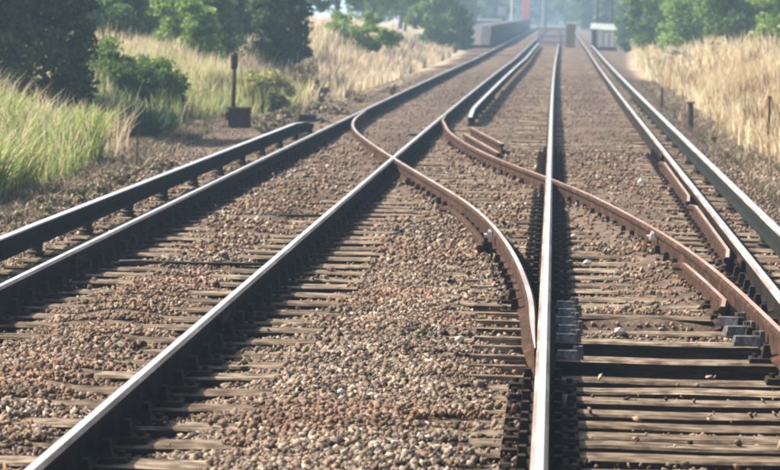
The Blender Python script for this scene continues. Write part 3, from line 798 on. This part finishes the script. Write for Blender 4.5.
for k, (xp, d, h) in enumerate(weeds):
    x = px(xp, d); z = float(height(x, d))
    t = thing('weed', weed_labels[k], 'weed', (x, d, z), 'scrubby weeds on the left shoulder')
    me, cc = leaves((x, d, z+h*.55), (h*1.1, h*.9, h*.7), 12, 34, .05, M_weed, 'foliage', -.5)
    link('foliage', me, t).location = -Vector(t.location)
    b = MB()
    for e in cc[:8]: b.tube([(x, d, z-.03), tuple((np.array((x, d, z))+e)/2+np.array((0, 0, .02))), tuple(e)], [.006, .005, .003], 5)
    link('stem', b.me('stem', M_bark), t).location = -Vector(t.location)
# moss patches between the left rails
X, Y = scatter(2500, (-2.9, -1.9, 54, 58, lambda x, y: ((x+2.35)/.35)**2+((y-56)/1.6)**2 < 1))
blades('moss', X, Y, .01+.03*rng.random(len(X)), .03+.02*rng.random(len(X)), M_mixg, 'small mossy green patch between the left rails beyond the crossover', 'moss', lean=.8)

# ------------------------------------------------------------------ lineside posts
def at(xp, yp, z=-.2):
    """ground point seen at a pixel of the photograph (measured once, at height z)"""
    h = 14 + (xp-555)*.01745
    d = (EYE-z)*3400/(yp-h)
    return (xp-555)/3400*d, d
x, y = at(239, 125, -.28); z = float(height(x, y))
PS = 1.13
t = thing('marker_post', 'dark rusty post with a swollen head and a dark red box at its foot', 'post', (x, y, z))
b = MB().tube([(-.07, 0, -.1), (-.07, 0, .3), (-.06, 0, 1.0)], [.045, .038, .034], 10)
link('post', b.me('post', M_post, True), t, (x, y, z), scale=(PS,)*3)
b = MB().tube([(-.06, 0, .88), (-.06, 0, .91), (-.06, 0, 1.1), (-.06, 0, 1.14)], [.035, .055, .055, .03], 10).box(-.09, -.03, -.075, -.05, .95, 1.06, taper=.004)
link('post_head', b.me('post_head', M_post), t, (x, y, z), scale=(PS,)*3)
b = MB().box(-.13, .20, -.14, .14, -.05, .29, taper=.006)
bx = link('box', b.me('box', M_redbox), t, (x, y, z), scale=(PS,)*3)
b = MB().box(-.145, .215, -.155, .155, .29, .32, taper=.012)
link('lid', b.me('lid', M_redbox), bx, (x, y, z))
b = MB().box(-.18, -.13, -.05, .05, .12, .24, taper=.005).box(.0, .07, -.156, -.141, .13, .19, taper=.003)
link('hasp', b.me('hasp', M_post), bx, (x, y, z))
def stake(xp, yp, hgt, r, label, gz=-.3, head=0, lean=0, name='stake'):
    x, y = at(xp, yp, gz); z = float(height(x, y))
    t = thing(name, label, 'post', (x, y, z), None)
    b = MB().tube([(0, 0, -.15), (lean*.5, 0, hgt*.5), (lean, 0, hgt)], [r, r*.95, r*.85], 8)
    link('shaft', b.me('shaft', M_post), t, (x, y, z))
    b = MB().box(lean-r*1.5, lean+r*1.5, -r*1.5, r*1.5, hgt-.002, hgt+(head or .02), taper=r*.4)
    link('cap', b.me('cap', M_post), t, (x, y, z))
stake(138, 178, .56, .009, 'thin dark stake standing alone at the near left shoulder', head=.015)
stake(692, 133, .48, .055, 'short thick dark post at the edge of the right dry grass', head=.03)
stake(663, 110, .40, .03, 'thin dark post farther along the edge of the right dry grass', head=.02)
stake(770, 128, .85, .02, 'slender brown stalk-like post in the dry grass near the right edge', gz=.1)
stake(716, 150, .16, .04, 'dark stub of a post low in the growth right of the conductor rail')
# cable trough at the end of the left conductor rail
x, y = at(309, 121, -.2); z = float(height(x, y))
t = thing('cable_box', 'low black cable junction at the end of the left conductor rail', 'cable box', (x, y, z))
b = MB().box(-.17, .17, -.16, .16, 0, .13, taper=.03); link('housing', b.me('housing', M_black), t, (x, y, z))
b = MB().tube([(.15, -.1, .05), (.3, -.25, .09), (.42, -.5, .02), (.3, -.9, .04)], .03, 8).tube([(-.15, 0, .05), (-.32, -.1, .1), (-.5, .1, 0)], .03, 8)
link('cable', b.me('cable', M_black, True), t, (x, y, z))
# dark of two sleeper gaps drawn as black strips across the left track
for yy, a0, a1, lab in ((24.3, -3.1, -1.95, 'thin black strip drawing a dark sleeper gap of the left track, the nearer one'), (30.2, -2.75, -1.92, 'thin black strip drawing a dark sleeper gap of the left track, the farther one')):
    pts = [(a0+(a1-a0)*k/8, yy+.03*math.sin(k), float(SL_TOP+.035)) for k in range(9)]
    tag(link('gap_dark_strip', MB().tube(pts, .014, 6).me('gap_dark_strip', M_black, True)), lab, 'cable')

# ------------------------------------------------------------------ the station end
M_plat = noise_col('platform_face', [(.02, .022, .03), (.05, .05, .06)], scale=1.5, rough=.9)
M_deck = noise_col('platform_deck', [(.08, .07, .072), (.12, .105, .105)], scale=1.0, rough=.9)
M_hut = noise_col('cream_paint', [(.72, .69, .64), (.85, .82, .78)], scale=2, rough=.7)
M_roof = noise_col('pale_roof', [(.26, .28, .26), (.36, .38, .35)], scale=2, rough=.6)
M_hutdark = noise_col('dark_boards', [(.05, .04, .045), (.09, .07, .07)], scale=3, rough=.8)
M_lav = noise_col('faded_white_paint', [(.42, .38, .44), (.55, .5, .55)], scale=4, rough=.7)
M_red = noise_col('red_paint', [(.7, .05, .03), (.85, .1, .05)], scale=4, rough=.5)
M_grey = noise_col('galvanised_pole', [(.3, .32, .32), (.45, .47, .47)], scale=4, rough=.5)
M_brick = noise_col('grey_brown_render', [(.22, .18, .15), (.3, .26, .22)], scale=3, rough=.9)

t = thing('station_platform', 'low dark faced platform with a ramp left of the left track in the haze', 'platform', (-4.5, 140, -.2))
V = []; F = []
st = [(183, -.1), (187, .88), (230, .92), (300, .92), (420, .92)]
for d, zt in st:
    xe = float(xL1(d)) - .75; w_ = 1.3
    V += [(xe, d, -.35), (xe, d, zt), (xe-w_, d, zt+.05), (xe-w_, d, -.35)]
mi = []
for k in range(len(st)-1):
    for q in range(4):
        a0 = k*4+q; a1 = k*4+(q+1) % 4
        F.append((a0, a0+4, a1+4, a1)); mi.append(1 if q == 1 else 0)
F += [(0, 1, 2, 3), tuple(reversed(range(16, 20)))]; mi += [0, 0]
o = link('platform_body', mesh('platform_body', V, F, [M_plat, M_deck], mi), t); o.location = -Vector(t.location)
V = []; F = []
for d, zt in st:
    xe = float(xL1(d)) - .70
    V += [(xe, d, zt+.004), (xe, d, zt+.07), (xe-.5, d, zt+.07), (xe-.5, d, zt+.004)]
for k in range(len(st)-1):
    for q in range(4):
        a0 = k*4+q; a1 = k*4+(q+1) % 4
        F.append((a0, a0+4, a1+4, a1))
F += [(0, 1, 2, 3), tuple(reversed(range(16, 20)))]
o = link('edge_stone', mesh('edge_stone', V, F, M_plat), t); o.location = -Vector(t.location)

def lamp_post(xp, d, h, m, label, zb, arm=.0):
    x = px(xp, d)
    t = thing('lamp_post', label, 'lamp post', (x, d, zb), 'thin poles at the station')
    link('pole', MB().tube([(0, 0, 0), (0, 0, h*.5), (0, 0, h)], [.11, .08, .06], 8).me('pole', m), t, (x, d, zb))
    link('lantern', MB().box(-.3, .3, -.12, .12, h, h+.22, taper=.05).box(-.05, .05, -.05, .05, h-.1, h).me('lantern', m), t, (x, d, zb))
lamp_post(512, 330, 5.0, M_white, 'pale slender pole on the left platform beside the red column', .92)
lamp_post(597, 215, 4.6, M_hutdark, 'dark slender pole left of the pale hut roof', -.3)
lamp_post(611, 205, 4.6, M_hutdark, 'dark slender pole at the right end of the pale hut', -.3)
lamp_post(543, 360, 5.2, M_grey, 'grey pole beyond the faded gate', -.3)
x = px(526, 415)
t = thing('red_column', 'tall red column standing in the haze at the end of the left platform', 'column', (x, 415, -.3))
link('shaft', MB().box(-.5, .5, -.3, .3, 0, 4.6, taper=.02).me('shaft', M_red), t, (x, 415, -.3))
link('cap', MB().box(-.42, .42, -.33, .33, 4.603, 4.8, taper=.06).me('cap', M_red), t, (x, 415, -.3))
link('base', MB().box(-.45, .45, -.35, .35, -.1, .35, taper=.05).me('base', M_hutdark), t, (x, 415, -.3))
x = px(502, 300)
t = thing('notice_board', 'small white board on a post on the left platform', 'sign', (x, 300, .92))
link('post', MB().tube([(0, 0, 0), (0, 0, .9)], .05, 6).me('post', M_grey), t, (x, 300, .92))
link('board', MB().box(-.35, .35, -.04, .04, .55, 1.35, taper=.01).me('board', M_white), t, (x, 299.9, .92))

# faded picket gate across the right track
gd = 192
x0, x1 = px(540, gd), px(567, gd)
t = thing('picket_gate', 'faded lavender white picket gate across the right track', 'gate', (x0, gd, -.17))
n = 13
for k in range(n):
    xx = x0 + (x1-x0)*(k+.5)/n
    link('picket', MB().box(-.035, .035, -.015, .015, 0.06, 1.15, taper=.006).me('picket', M_lav) if k == 0 else bpy.data.meshes['picket'], t, (xx, gd-.035, -.17))
for zz in (.25, .62, 1.0):
    link('rail', MB().box(0, x1-x0, -.018, .018, zz-.05, zz+.05).me('rail', M_lav), t, (x0, gd, -.17))
for xx in (x0-.08, x1+.0):
    link('gate_post', MB().box(0, .07, -.05, .05, 0, 1.3, taper=.005).me('gate_post', M_lav), t, (xx, gd+.01, -.17))
t = thing('brick_pier', 'square grey brown pier between the picket gate and the pale hut', 'pier', (px(571, 190), 190, -.2))
link('shaft', MB().box(-.25, .25, -.25, .25, 0, 1.35).me('shaft', M_brick), t, (px(571, 190), 190, -.2))
link('cap', MB().box(-.3, .3, -.3, .3, 1.353, 1.48, taper=.08).me('cap', M_roof), t, (px(571, 190), 190, -.2))
# pale hut
hd = 190; hx = px(597, hd)
t = thing('lineside_hut', 'small pale hut with a light sloping roof where the right track ends', 'hut', (hx, hd, -.3))
link('wall', MB().box(-.02, 1.08, 0, 1.6, 0, 1.05).me('wall', M_hut), t, (hx, hd, -.3))
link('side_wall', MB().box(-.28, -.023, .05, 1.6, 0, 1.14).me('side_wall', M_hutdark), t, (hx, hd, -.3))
for k in range(4):
    link('upright', MB().box(-.018, .018, -.03, -.003, 0, 1.0).me('upright', M_hutdark), t, (hx+.03+.33*k, hd, -.3))
link('plinth', MB().box(-.05, 1.12, -.06, -.031, -.05, .2).me('plinth', M_hutdark), t, (hx, hd, -.3))
V = [(-.3, -.15, 1.16), (1.15, -.15, 1.08), (.95, .9, 1.42), (-.3, .9, 1.46), (-.4, -.15, 1.21), (1.15, -.15, 1.13), (.95, .9, 1.48), (-.3, .9, 1.52), (-.4, 1.8, 1.2), (1.15, 1.8, 1.2)]
F = [(0, 3, 2, 1), (4, 5, 6, 7), (0, 1, 5, 4), (1, 2, 6, 5), (0, 4, 7, 3), (7, 6, 9, 8), (3, 8, 9, 2), (7, 8, 3), (2, 9, 6)]
link('roof', mesh('roof', V, F, M_roof), t, (hx, hd, -.3))
# far pale wall behind the left bank
t = thing('far_wall', 'long pale low wall behind the bushes left of the platform', 'wall', (px(462, 330), 330, 0))
link('panel', MB().box(-3.2, 3.0, 0, .3, -.5, .95).me('panel', M_deck), t, (px(470, 330), 335, 0))
link('coping', MB().box(-3.3, 3.1, -.05, .35, .953, 1.08, taper=.02).me('coping', M_hut), t, (px(470, 330), 335, 0))

# ------------------------------------------------------------------ haze
m = bpy.data.materials.new('haze'); m.use_nodes = True
nt = m.node_tree
nt.nodes.remove(nt.nodes['Principled BSDF'])
pv = nt.nodes.new('ShaderNodeVolumePrincipled')
pv.inputs['Color'].default_value = (.5, .74, 1.0, 1)
pv.inputs['Density'].default_value = .001
pv.inputs['Anisotropy'].default_value = .2
nt.links.new(pv.outputs[0], nt.nodes['Material Output'].inputs['Volume'])
b = MB().box(-3100, 3100, -100, 5100, -60, 14)
tag(link('haze', b.me('haze', m)), 'pale blue summer haze over the far tracks', 'haze', kind='stuff')
